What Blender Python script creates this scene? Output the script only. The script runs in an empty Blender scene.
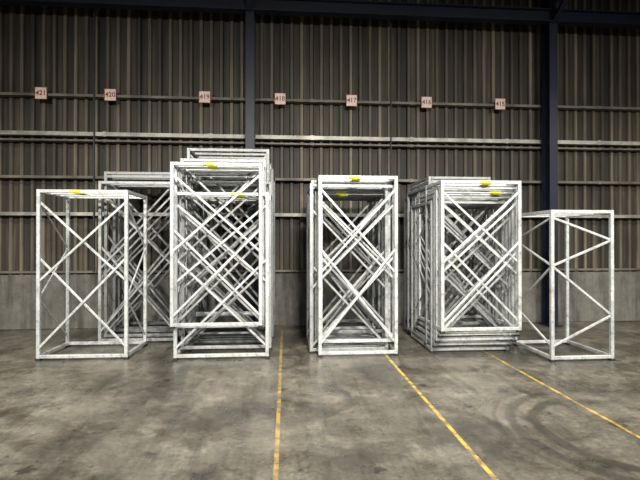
import bpy, bmesh, math, random
from mathutils import Vector, Matrix
random.seed(4)
S=bpy.context.scene
try:
    S.view_settings.view_transform='Standard'; S.view_settings.look='None'
except Exception: pass

# ---------------- materials ----------------
class NT:
    def __init__(s,name):
        s.m=bpy.data.materials.new(name); s.m.use_nodes=True
        s.t=s.m.node_tree; s.b=s.t.nodes['Principled BSDF']
        s.tc=s.t.nodes.new('ShaderNodeTexCoord')
    def n(s,typ,**k):
        n=s.t.nodes.new(typ)
        for a,v in k.items(): setattr(n,a,v)
        return n
    def l(s,a,b): s.t.links.new(a,b)
    def setin(s,sock,v):
        if isinstance(v,(int,float,tuple)): sock.default_value=v
        else: s.l(v,sock)
    def math(s,op,a,b=0.0,c=None,clamp=False):
        n=s.n('ShaderNodeMath',operation=op,use_clamp=clamp)
        s.setin(n.inputs[0],a); s.setin(n.inputs[1],b)
        if c is not None: s.setin(n.inputs[2],c)
        return n.outputs[0]
    def noise(s,scale,detail=6,rough=.6,sc=(1,1,1),loc=(0,0,0),coord='Object',rot=(0,0,0)):
        mp=s.n('ShaderNodeMapping'); mp.inputs['Scale'].default_value=sc; mp.inputs['Location'].default_value=loc; mp.inputs['Rotation'].default_value=rot
        s.l(s.tc.outputs[coord],mp.inputs['Vector'])
        n=s.n('ShaderNodeTexNoise'); n.inputs['Scale'].default_value=scale
        n.inputs['Detail'].default_value=detail; n.inputs['Roughness'].default_value=rough
        s.l(mp.outputs[0],n.inputs['Vector']); return n.outputs['Fac']
    def ramp(s,f,stops):
        r=s.n('ShaderNodeValToRGB'); s.l(f,r.inputs[0])
        e=r.color_ramp.elements
        while len(e)<len(stops): e.new(.5)
        for i,(p,c) in enumerate(stops):
            e[i].position=p; e[i].color=(c if isinstance(c,tuple) else (c,c,c))+(1,) 
        return r.outputs[0]
    def mix(s,f,a,b,mode='MIX'):
        n=s.n('ShaderNodeMix',data_type='RGBA',blend_type=mode)
        s.setin(n.inputs[0],f)
        for i,v in ((6,a),(7,b)):
            if isinstance(v,tuple): n.inputs[i].default_value=v+(1,)
            else: s.l(v,n.inputs[i])
        return n.outputs[2]
    def bump(s,h,st=.3,d=.01):
        b=s.n('ShaderNodeBump'); b.inputs['Strength'].default_value=st; b.inputs['Distance'].default_value=d
        s.l(h,b.inputs['Height']); s.l(b.outputs[0],s.b.inputs['Normal'])

def simple(name,c,rough=.6,metal=0.,var=.25,scale=6):
    k=NT(name)
    f=k.noise(scale,5,.6)
    lo=tuple(x*(1-var) for x in c); hi=tuple(min(1,x*(1+var)) for x in c)
    k.l(k.ramp(f,[(.35,lo),(.65,hi)]),k.b.inputs['Base Color'])
    k.b.inputs['Roughness'].default_value=rough; k.b.inputs['Metallic'].default_value=metal
    return k.m

# galvanised steel
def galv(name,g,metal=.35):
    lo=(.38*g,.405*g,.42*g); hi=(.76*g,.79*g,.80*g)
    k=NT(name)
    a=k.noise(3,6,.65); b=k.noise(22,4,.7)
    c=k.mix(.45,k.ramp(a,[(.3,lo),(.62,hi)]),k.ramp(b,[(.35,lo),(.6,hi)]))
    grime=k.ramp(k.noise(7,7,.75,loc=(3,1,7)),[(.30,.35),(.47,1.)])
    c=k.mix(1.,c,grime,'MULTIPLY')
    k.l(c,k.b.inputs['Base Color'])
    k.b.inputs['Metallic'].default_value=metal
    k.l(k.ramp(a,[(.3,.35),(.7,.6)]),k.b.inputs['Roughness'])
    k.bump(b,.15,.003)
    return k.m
M_G=[galv('galvanised_steel',.84),galv('galvanised_steel_shade_light',.60),galv('galvanised_steel_shade_mid',.42),galv('galvanised_steel_shade_deep',.30)]  # later three: same steel, shade inside the stacks put into the colour
M_tag=simple('yellow_label',(.75,.75,.05),.5,0,.15,30)
M_foot=simple('rubber_foot',(.02,.02,.02),.8)
M_navy=simple('navy_column_paint',(.004,.008,.024),.5,0,.3,3)
M_girtB=simple('bright_purlin',(.33,.33,.30),.5,.2,.4,3)
M_girtD=simple('dull_purlin',(.13,.12,.10),.6,.1,.4,3)
M_sign=simple('sign_board_white',(.66,.58,.52),.6,0,.15,20)
M_red=simple('sign_red_print',(.25,.03,.025),.6)
M_roof=simple('roof_sheet',(.03,.03,.028),.8)

# corrugated sheet
k=NT('corrugated_sheet')
sep=k.n('ShaderNodeSeparateXYZ'); k.l(k.tc.outputs['Object'],sep.inputs[0])
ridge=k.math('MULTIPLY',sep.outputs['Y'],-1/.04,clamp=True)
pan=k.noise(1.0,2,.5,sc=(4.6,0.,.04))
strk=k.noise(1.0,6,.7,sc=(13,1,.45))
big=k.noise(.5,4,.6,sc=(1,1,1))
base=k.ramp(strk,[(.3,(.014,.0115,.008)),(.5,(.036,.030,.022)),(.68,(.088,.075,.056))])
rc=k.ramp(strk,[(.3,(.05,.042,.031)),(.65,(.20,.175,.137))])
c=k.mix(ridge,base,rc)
c=k.mix(1.,c,k.ramp(pan,[(.35,.35),(.65,1.3)]),'MULTIPLY')
c=k.mix(1.,c,k.ramp(big,[(.3,.5),(.7,1.15)]),'MULTIPLY')
k.l(c,k.b.inputs['Base Color']); k.b.inputs['Roughness'].default_value=.65
M_corr=k.m

# concrete plinth
k=NT('concrete_plinth')
a=k.noise(1.4,8,.65); b=k.noise(9,6,.7)
c=k.mix(.4,k.ramp(a,[(.3,(.07,.069,.062)),(.65,(.185,.18,.163))]),k.ramp(b,[(.3,(.05,.049,.043)),(.65,(.185,.18,.163))]))
st=k.noise(1,6,.7,sc=(6,1,.5),loc=(4,0,0))
c=k.mix(1.,c,k.ramp(st,[(.32,.4),(.55,1.)]),'MULTIPLY')
k.l(c,k.b.inputs['Base Color']); k.b.inputs['Roughness'].default_value=.85; k.bump(b,.3,.01)
M_conc=k.m

# floor
k=NT('stained_concrete_floor')
sep=k.n('ShaderNodeSeparateXYZ'); k.l(k.tc.outputs['Object'],sep.inputs[0])
X,Y=sep.outputs['X'],sep.outputs['Y']
a=k.noise(.55,9,.62); b=k.noise(2.3,9,.74,loc=(5,2,0)); g=k.noise(28,5,.75)
d=k.noise(1.1,9,.72,loc=(11,7,0)); d2=k.noise(2.6,9,.75,loc=(31,17,0))
drag=k.noise(1.0,7,.7,sc=(7,.7,1),rot=(0,0,.5))
c=k.ramp(a,[(.3,(.09,.083,.066)),(.5,(.15,.139,.112)),(.7,(.23,.213,.175))])
c=k.mix(.5,c,k.ramp(b,[(.37,(.07,.064,.051)),(.52,(.15,.139,.112)),(.64,(.29,.27,.225))]))
c=k.mix(1.,c,k.ramp(g,[(.3,.6),(.65,1.18)]),'MULTIPLY')
c=k.mix(1.,c,k.ramp(d,[(.40,.42),(.56,1.)]),'MULTIPLY')
c=k.mix(1.,c,k.ramp(d2,[(.36,.48),(.47,1.)]),'MULTIPLY')
c=k.mix(1.,c,k.ramp(drag,[(.34,.6),(.5,1.)]),'MULTIPLY')
spots=k.noise(4.5,4,.6,loc=(1,9,0))
c=k.mix(1.,c,k.ramp(spots,[(.31,.35),(.36,1.)]),'MULTIPLY')
def ring(cx,cy,r,w,amin=None):
    dx=k.math('SUBTRACT',X,cx); dy=k.math('SUBTRACT',Y,cy)
    rr=k.math('SQRT',k.math('ADD',k.math('MULTIPLY',dx,dx),k.math('MULTIPLY',dy,dy)))
    wob=k.math('MULTIPLY',k.math('SUBTRACT',b,.5),.12)
    e=k.math('ABSOLUTE',k.math('SUBTRACT',k.math('ADD',rr,wob),r))
    m=k.math('SUBTRACT',1.,k.math('DIVIDE',e,w),clamp=True)
    m=k.math('MULTIPLY',m,2.,clamp=True)
    if amin is not None:
        m=k.math('MULTIPLY',m,k.math('MULTIPLY',k.math('MULTIPLY',dx,amin*4.),1.,clamp=True))
    return m
wear=k.ramp(b,[(.35,.45),(.6,1.)])
for (cx,cy,r,w,am,stg) in ((1.45,3.75,.40,.08,1,.8),(1.45,3.75,.18,.2,None,.4),(2.95,3.6,.78,.07,-1,.8),(2.95,3.6,.98,.06,-1,.65),(2.95,3.6,1.12,.03,-1,.4),(.1,4.6,.55,.05,1,.5),(-3.2,2.2,1.9,.09,1,.35),(-3.2,2.2,2.25,.09,1,.3)):
    m=k.math('MULTIPLY',k.math('MULTIPLY',ring(cx,cy,r,w,am),wear),stg)
    c=k.mix(m,c,(.022,.021,.018))
lw=k.ramp(k.noise(7,6,.75,loc=(2,2,0)),[(.42,.15),(.56,.95)])
for lx,stg in ((-.07,.42),(1.41,.8),(2.89,.7)):
    e=k.math('ABSOLUTE',k.math('SUBTRACT',X,lx))
    m=k.math('LESS_THAN',e,.018)
    m=k.math('MULTIPLY',m,k.math('LESS_THAN',Y,8.2))
    m=k.math('MULTIPLY',k.math('MULTIPLY',m,lw),stg)
    c=k.mix(m,c,(.72,.46,.06))
k.l(c,k.b.inputs['Base Color'])
k.l(k.ramp(b,[(.35,.22),(.65,.5)]),k.b.inputs['Roughness'])
k.bump(g,.10,.005)
M_floor=k.m

# ---------------- geometry helpers ----------------
def finish(bm,name,mats,parent=None,bevel=0):
    me=bpy.data.meshes.new(name); bm.normal_update(); bm.to_mesh(me); bm.free()
    for m in mats: me.materials.append(m)
    o=bpy.data.objects.new(name,me); S.collection.objects.link(o)
    if parent: o.parent=parent
    if bevel:
        md=o.modifiers.new('bevel','BEVEL'); md.width=bevel; md.segments=1; md.limit_method='ANGLE'
    return o
def box(bm,x0,x1,y0,y1,z0,z1,mi=0):
    r=bmesh.ops.create_cube(bm,size=1)
    for v in r['verts']:
        v.co=Vector(((x0+x1)/2+v.co.x*(x1-x0),(y0+y1)/2+v.co.y*(y1-y0),(z0+z1)/2+v.co.z*(z1-z0)))
    for f in set(f for v in r['verts'] for f in v.link_faces): f.material_index=mi
def bar(bm,a,b,w,t=None,mi=0):
    a=Vector(a); b=Vector(b); d=b-a; L=d.length; t=t or w
    z=d.normalized(); ref=Vector((0,1,0)) if abs(z.y)<.9 else Vector((0,0,1))
    x=ref.cross(z).normalized(); y=z.cross(x)
    r=bmesh.ops.create_cube(bm,size=1)
    for v in r['verts']:
        c=v.co.copy()
        v.co=(a+b)/2+x*(c.x*w)+y*(c.y*t)+z*(c.z*L)
    for f in set(f for v in r['verts'] for f in v.link_faces): f.material_index=mi
def empty(name,loc=(0,0,0)):
    e=bpy.data.objects.new(name,None); S.collection.objects.link(e); e.location=loc; e.empty_display_size=.2
    return e

# ---------------- room ----------------
XL,XR=-12,14
WY=8.6
bm=bmesh.new(); box(bm,XL,XR,-8,WY+.3,-.15,0); finish(bm,'floor',[M_floor])
bm=bmesh.new(); box(bm,XL,XR,-8,WY+.3,9,9.1); finish(bm,'ceiling',[M_roof])
wall=empty('wall_back')
bm=bmesh.new(); box(bm,XL,XR,WY,WY+.25,0,1.0); finish(bm,'concrete_plinth',[M_conc],wall,.01)
bm=bmesh.new()
per=.19; prof=[(0,0),(.095,0),(.115,-.04),(.165,-.04),(.185,0)]
prev=None; x=XL
while x<XR:
    for px,py in prof:
        v0=bm.verts.new((x+px,py,1.0)); v1=bm.verts.new((x+px,py,9.0))
        if prev: bm.faces.new((prev[0],v0,v1,prev[1]))
        prev=(v0,v1)
    x+=per
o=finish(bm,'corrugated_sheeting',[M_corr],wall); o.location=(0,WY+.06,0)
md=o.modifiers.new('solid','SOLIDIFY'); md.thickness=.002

def girt(z,h,mat,y=WY,dep=.14):
    bm=bmesh.new()
    y1=y+.02; y0=y1-dep
    box(bm,XL,XR,y0,y0+.012,z-h/2,z+h/2)
    box(bm,XL,XR,y0+.012,y1,z+h/2-.012,z+h/2)
    box(bm,XL,XR,y0+.012,y1,z-h/2,z-h/2+.012)
    x=XL+1.1
    while x<XR:
        box(bm,x-.03,x+.03,y0-.008,y0,z-h/2-.01,z+h/2+.01); x+=1.9
    finish(bm,'wall_girt',[mat],girts)
girts=empty('trim_girts')
girt(4.27,.045,M_girtD); girt(3.57,.07,M_girtB); girt(3.45,.03,M_girtD)
girt(2.78,.045,M_girtD); girt(2.11,.06,M_girtB); girt(1.05,.04,M_girtD,dep=.05)
bm=bmesh.new()
for x in (-9.5,-6.9,-3.48,2.0,8.0):
    box(bm,x-.012,x+.012,WY-.15,WY-.125,1.05,6.0)
finish(bm,'sag_rod',[M_roof],girts)

bm=bmesh.new()
box(bm,XL,XR,WY-.42,WY-.40,5.78,5.98); box(bm,XL,XR,WY-.5,WY-.32,5.98,6.0); box(bm,XL,XR,WY-.5,WY-.32,5.76,5.78)
finish(bm,'trim_eaves_beam',[M_navy])

for i,x in enumerate((-6.32,-.65,5.06,10.7)):
    c=empty('steel_column')
    y0,y1=8.16,8.44; w=.08
    bm=bmesh.new()
    box(bm,x-w,x+w,y0,y0+.018,0,7.0); box(bm,x-w,x+w,y1-.018,y1,0,7.0); box(bm,x-.008,x+.008,y0+.018,y1-.018,0,7.0)
    box(bm,x-w-.05,x+w+.05,y0-.05,y1+.04,0,.02)
    finish(bm,'column_shaft',[M_navy],c,.003)
    bm=bmesh.new()
    for dz in (0,.3):
        bar(bm,(x,8.3,6.15+dz),(x,-6,8.3+dz),.16,.02)
    bar(bm,(x,8.3,6.3),(x,-6,8.45),.012,.3)
    bar(bm,(x,8.2,5.75),(x,7.3,6.25),.1,.06)
    finish(bm,'rafter',[M_navy],c)

# ---------------- bay number signs ----------------
signs=[(-4.40,'4.21'),(-3.19,'4.20'),(-1.50,'4.19'),(-.11,'4.18'),(1.24,'4.17'),(2.69,'4.16'),(4.15,'4.15')]
for x,t in signs:
    e=empty('bay_number_sign',(x,WY-.15,4.27))
    bm=bmesh.new(); box(bm,-.105,.105,-.008,0,-.10,.12)
    finish(bm,'sign_plate',[M_sign],e)
    bm=bmesh.new()
    for a in ((-.105,.105,.112,.12),(-.105,.105,-.10,-.092)):
        box(bm,a[0],a[1],-.011,-.008,a[2],a[3])
    for a in ((-.105,-.097),(.097,.105)): box(bm,a[0],a[1],-.011,-.008,-.092,.112)
    finish(bm,'sign_border',[M_red],e)
    cu=bpy.data.curves.new('sign_text','FONT'); cu.body=t[0]+t[2:]; cu.align_x='CENTER'; cu.align_y='CENTER'; cu.extrude=.002; cu.offset=.002
    cu.size=.12
    to=bpy.data.objects.new('sign_text',cu); S.collection.objects.link(to); cu.materials.append(M_red)
    to.parent=e; to.location=(0,-.011,.01); to.rotation_euler=(math.pi/2,0,0)

# ---------------- braced steel frames ----------------
def frame(name,x,y,z,w,d,h,parent=None,mat=None,style='X',tag=None,rz=0,js=0.,jt=None):
    """x,y = front-left foot corner"""
    mat=mat or M_G[0]
    bm=bmesh.new()
    p=.046; q=p/2; f=.03
    X0,X1,Y0,Y1=q,w-q,q,d-q
    Z0=f+q; Z1=h-q
    for a in (X0,X1):
        for b in (Y0,Y1):
            bar(bm,(a,b,f),(a,b,h),p)
            box(bm,a-q-.010,a+q+.010,b-q-.010,b+q+.010,0,f,1)
    for zz in (Z0,Z1):
        bar(bm,(X0+q,Y0,zz),(X1-q,Y0,zz),p*.95)
        bar(bm,(X0+q,Y1,zz),(X1-q,Y1,zz),p*.95)
        bar(bm,(X0,Y0+q,zz),(X0,Y1-q,zz),p*.95)
        bar(bm,(X1,Y0+q,zz),(X1,Y1-q,zz),p*.95)
    for t in (.33,.66):
        yy=Y0+(Y1-Y0)*t
        bar(bm,(X0+q,yy,Z1),(X1-q,yy,Z1),.036)
    bw=.031
    if style=='X':
        for za,zb in ((.93+js,.46+js),(.60+js,.07+max(js,-.03))):
            za=min(za,.97)
            bar(bm,(X0,Y0+.012,h*za),(X1,Y0+.012,h*zb),bw,.018)
            bar(bm,(X0,Y0-.012,h*zb),(X1,Y0-.012,h*za),bw,.018)
        for a in (X0,X1):
            pts=[.93,.65,.36,.07]
            for i in range(3):
                ya,yb=(Y0,Y1) if i%2==0 else (Y1,Y0)
                bar(bm,(a,ya,h*pts[i]),(a,yb,h*pts[i+1]),bw*.7,.02)
    else:
        pts=[.95,.80,.63,.30,.10]
        for i in range(4):
            xa,xb=(X0,X1) if i%2==0 else (X1,X0)
            bar(bm,(xa,Y0,h*pts[i]),(xb,Y0,h*pts[i+1]),bw,.025)
        for i in range(4):
            ya,yb=(Y0,Y1) if i%2==0 else (Y1,Y0)
            bar(bm,(X0,ya,h*pts[i]),(X0,yb,h*pts[i+1]),bw*.9,.025)
    if tag is not None:
        tx=tag*w
        box(bm,tx-.08,tx+.07,-.006,.0,Z1-.018,Z1+.015,2)
        box(bm,tx-.03,tx+.10,.0,d*.30,Z1-.032,Z1-.026,2)
    o=finish(bm,name,[mat,M_foot,M_tag],parent,.004)
    o.location=(x,y,z); o.rotation_euler=(0,0,math.radians(rz))
    return o

frame('braced_steel_frame',-3.35,6.32,0,1.20,.85,2.31,tag=.42,rz=-.5)
frame('braced_steel_frame',3.52,5.74,0,.89,1.0,2.03,style='Z',rz=.5)

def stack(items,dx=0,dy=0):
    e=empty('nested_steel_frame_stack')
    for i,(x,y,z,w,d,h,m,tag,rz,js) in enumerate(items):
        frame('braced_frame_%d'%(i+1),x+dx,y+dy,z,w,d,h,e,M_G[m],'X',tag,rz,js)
# behind left frame
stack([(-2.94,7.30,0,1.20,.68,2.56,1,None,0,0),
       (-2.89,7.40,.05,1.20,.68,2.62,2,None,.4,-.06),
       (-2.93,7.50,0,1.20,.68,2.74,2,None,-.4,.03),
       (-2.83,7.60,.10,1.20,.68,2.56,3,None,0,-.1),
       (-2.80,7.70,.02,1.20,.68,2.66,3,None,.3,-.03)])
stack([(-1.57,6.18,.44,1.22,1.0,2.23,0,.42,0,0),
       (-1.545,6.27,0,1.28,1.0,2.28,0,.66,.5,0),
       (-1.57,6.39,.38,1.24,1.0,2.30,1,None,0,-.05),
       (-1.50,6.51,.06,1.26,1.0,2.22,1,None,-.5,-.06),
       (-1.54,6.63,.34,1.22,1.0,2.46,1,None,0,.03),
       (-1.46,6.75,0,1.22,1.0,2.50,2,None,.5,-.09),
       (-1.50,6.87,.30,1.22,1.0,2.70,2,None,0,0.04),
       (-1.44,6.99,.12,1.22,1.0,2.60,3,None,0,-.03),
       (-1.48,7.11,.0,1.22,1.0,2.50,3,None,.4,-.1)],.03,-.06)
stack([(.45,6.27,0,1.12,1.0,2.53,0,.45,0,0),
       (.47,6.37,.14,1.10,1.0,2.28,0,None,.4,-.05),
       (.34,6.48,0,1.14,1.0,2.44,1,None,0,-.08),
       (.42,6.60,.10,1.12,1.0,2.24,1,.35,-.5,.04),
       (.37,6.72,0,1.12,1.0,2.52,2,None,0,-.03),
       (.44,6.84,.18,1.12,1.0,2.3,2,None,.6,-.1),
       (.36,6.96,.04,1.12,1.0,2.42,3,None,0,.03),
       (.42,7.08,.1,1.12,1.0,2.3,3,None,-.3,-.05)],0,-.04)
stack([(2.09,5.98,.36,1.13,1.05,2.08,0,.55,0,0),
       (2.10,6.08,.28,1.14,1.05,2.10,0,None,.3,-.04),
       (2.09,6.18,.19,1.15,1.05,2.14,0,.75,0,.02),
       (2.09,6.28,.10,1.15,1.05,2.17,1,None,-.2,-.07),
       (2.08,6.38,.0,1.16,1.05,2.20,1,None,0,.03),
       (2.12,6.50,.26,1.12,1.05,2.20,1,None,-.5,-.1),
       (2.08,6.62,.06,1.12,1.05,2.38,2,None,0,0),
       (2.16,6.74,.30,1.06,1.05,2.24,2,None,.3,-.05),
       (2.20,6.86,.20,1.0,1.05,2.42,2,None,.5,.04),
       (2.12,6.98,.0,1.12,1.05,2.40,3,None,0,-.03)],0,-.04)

# ---------------- lights ----------------
def area(loc,sx,sy,p,col=(1,.945,.84),tgt=None,spread=180):
    l=bpy.data.lights.new('high_bay_light','AREA'); l.shape='RECTANGLE'; l.size=sx; l.size_y=sy; l.energy=p; l.color=col
    l.spread=math.radians(spread)
    o=bpy.data.objects.new('high_bay_light',l); S.collection.objects.link(o); o.location=loc
    if tgt is not None:
        o.rotation_euler=(Vector(tgt)-Vector(loc)).to_track_quat('-Z','Y').to_euler()
    return o
for x in (-4.5,1.,6.5):
    area((x,3.8,6.0),.8,.5,180,tgt=(x,4.8,0),spread=125)
for x,p in ((-3.5,180),(1.,225),(5.5,180)):
    area((x,-1.2,5.0),.8,.5,p,tgt=(x,6.4,.3),spread=85)
w=bpy.data.worlds.new('World'); S.world=w; w.use_nodes=True
bg=w.node_tree.nodes['Background']; bg.inputs[0].default_value=(1,.97,.93,1); bg.inputs[1].default_value=.07

# ---------------- camera ----------------
cam=bpy.data.cameras.new('Camera'); co=bpy.data.objects.new('Camera',cam); S.collection.objects.link(co)
cam.sensor_width=36; cam.lens=450/640*36
co.location=(0,0,1.6)
co.rotation_euler=(math.radians(90.25),0,-math.atan(34/450))
S.camera=co
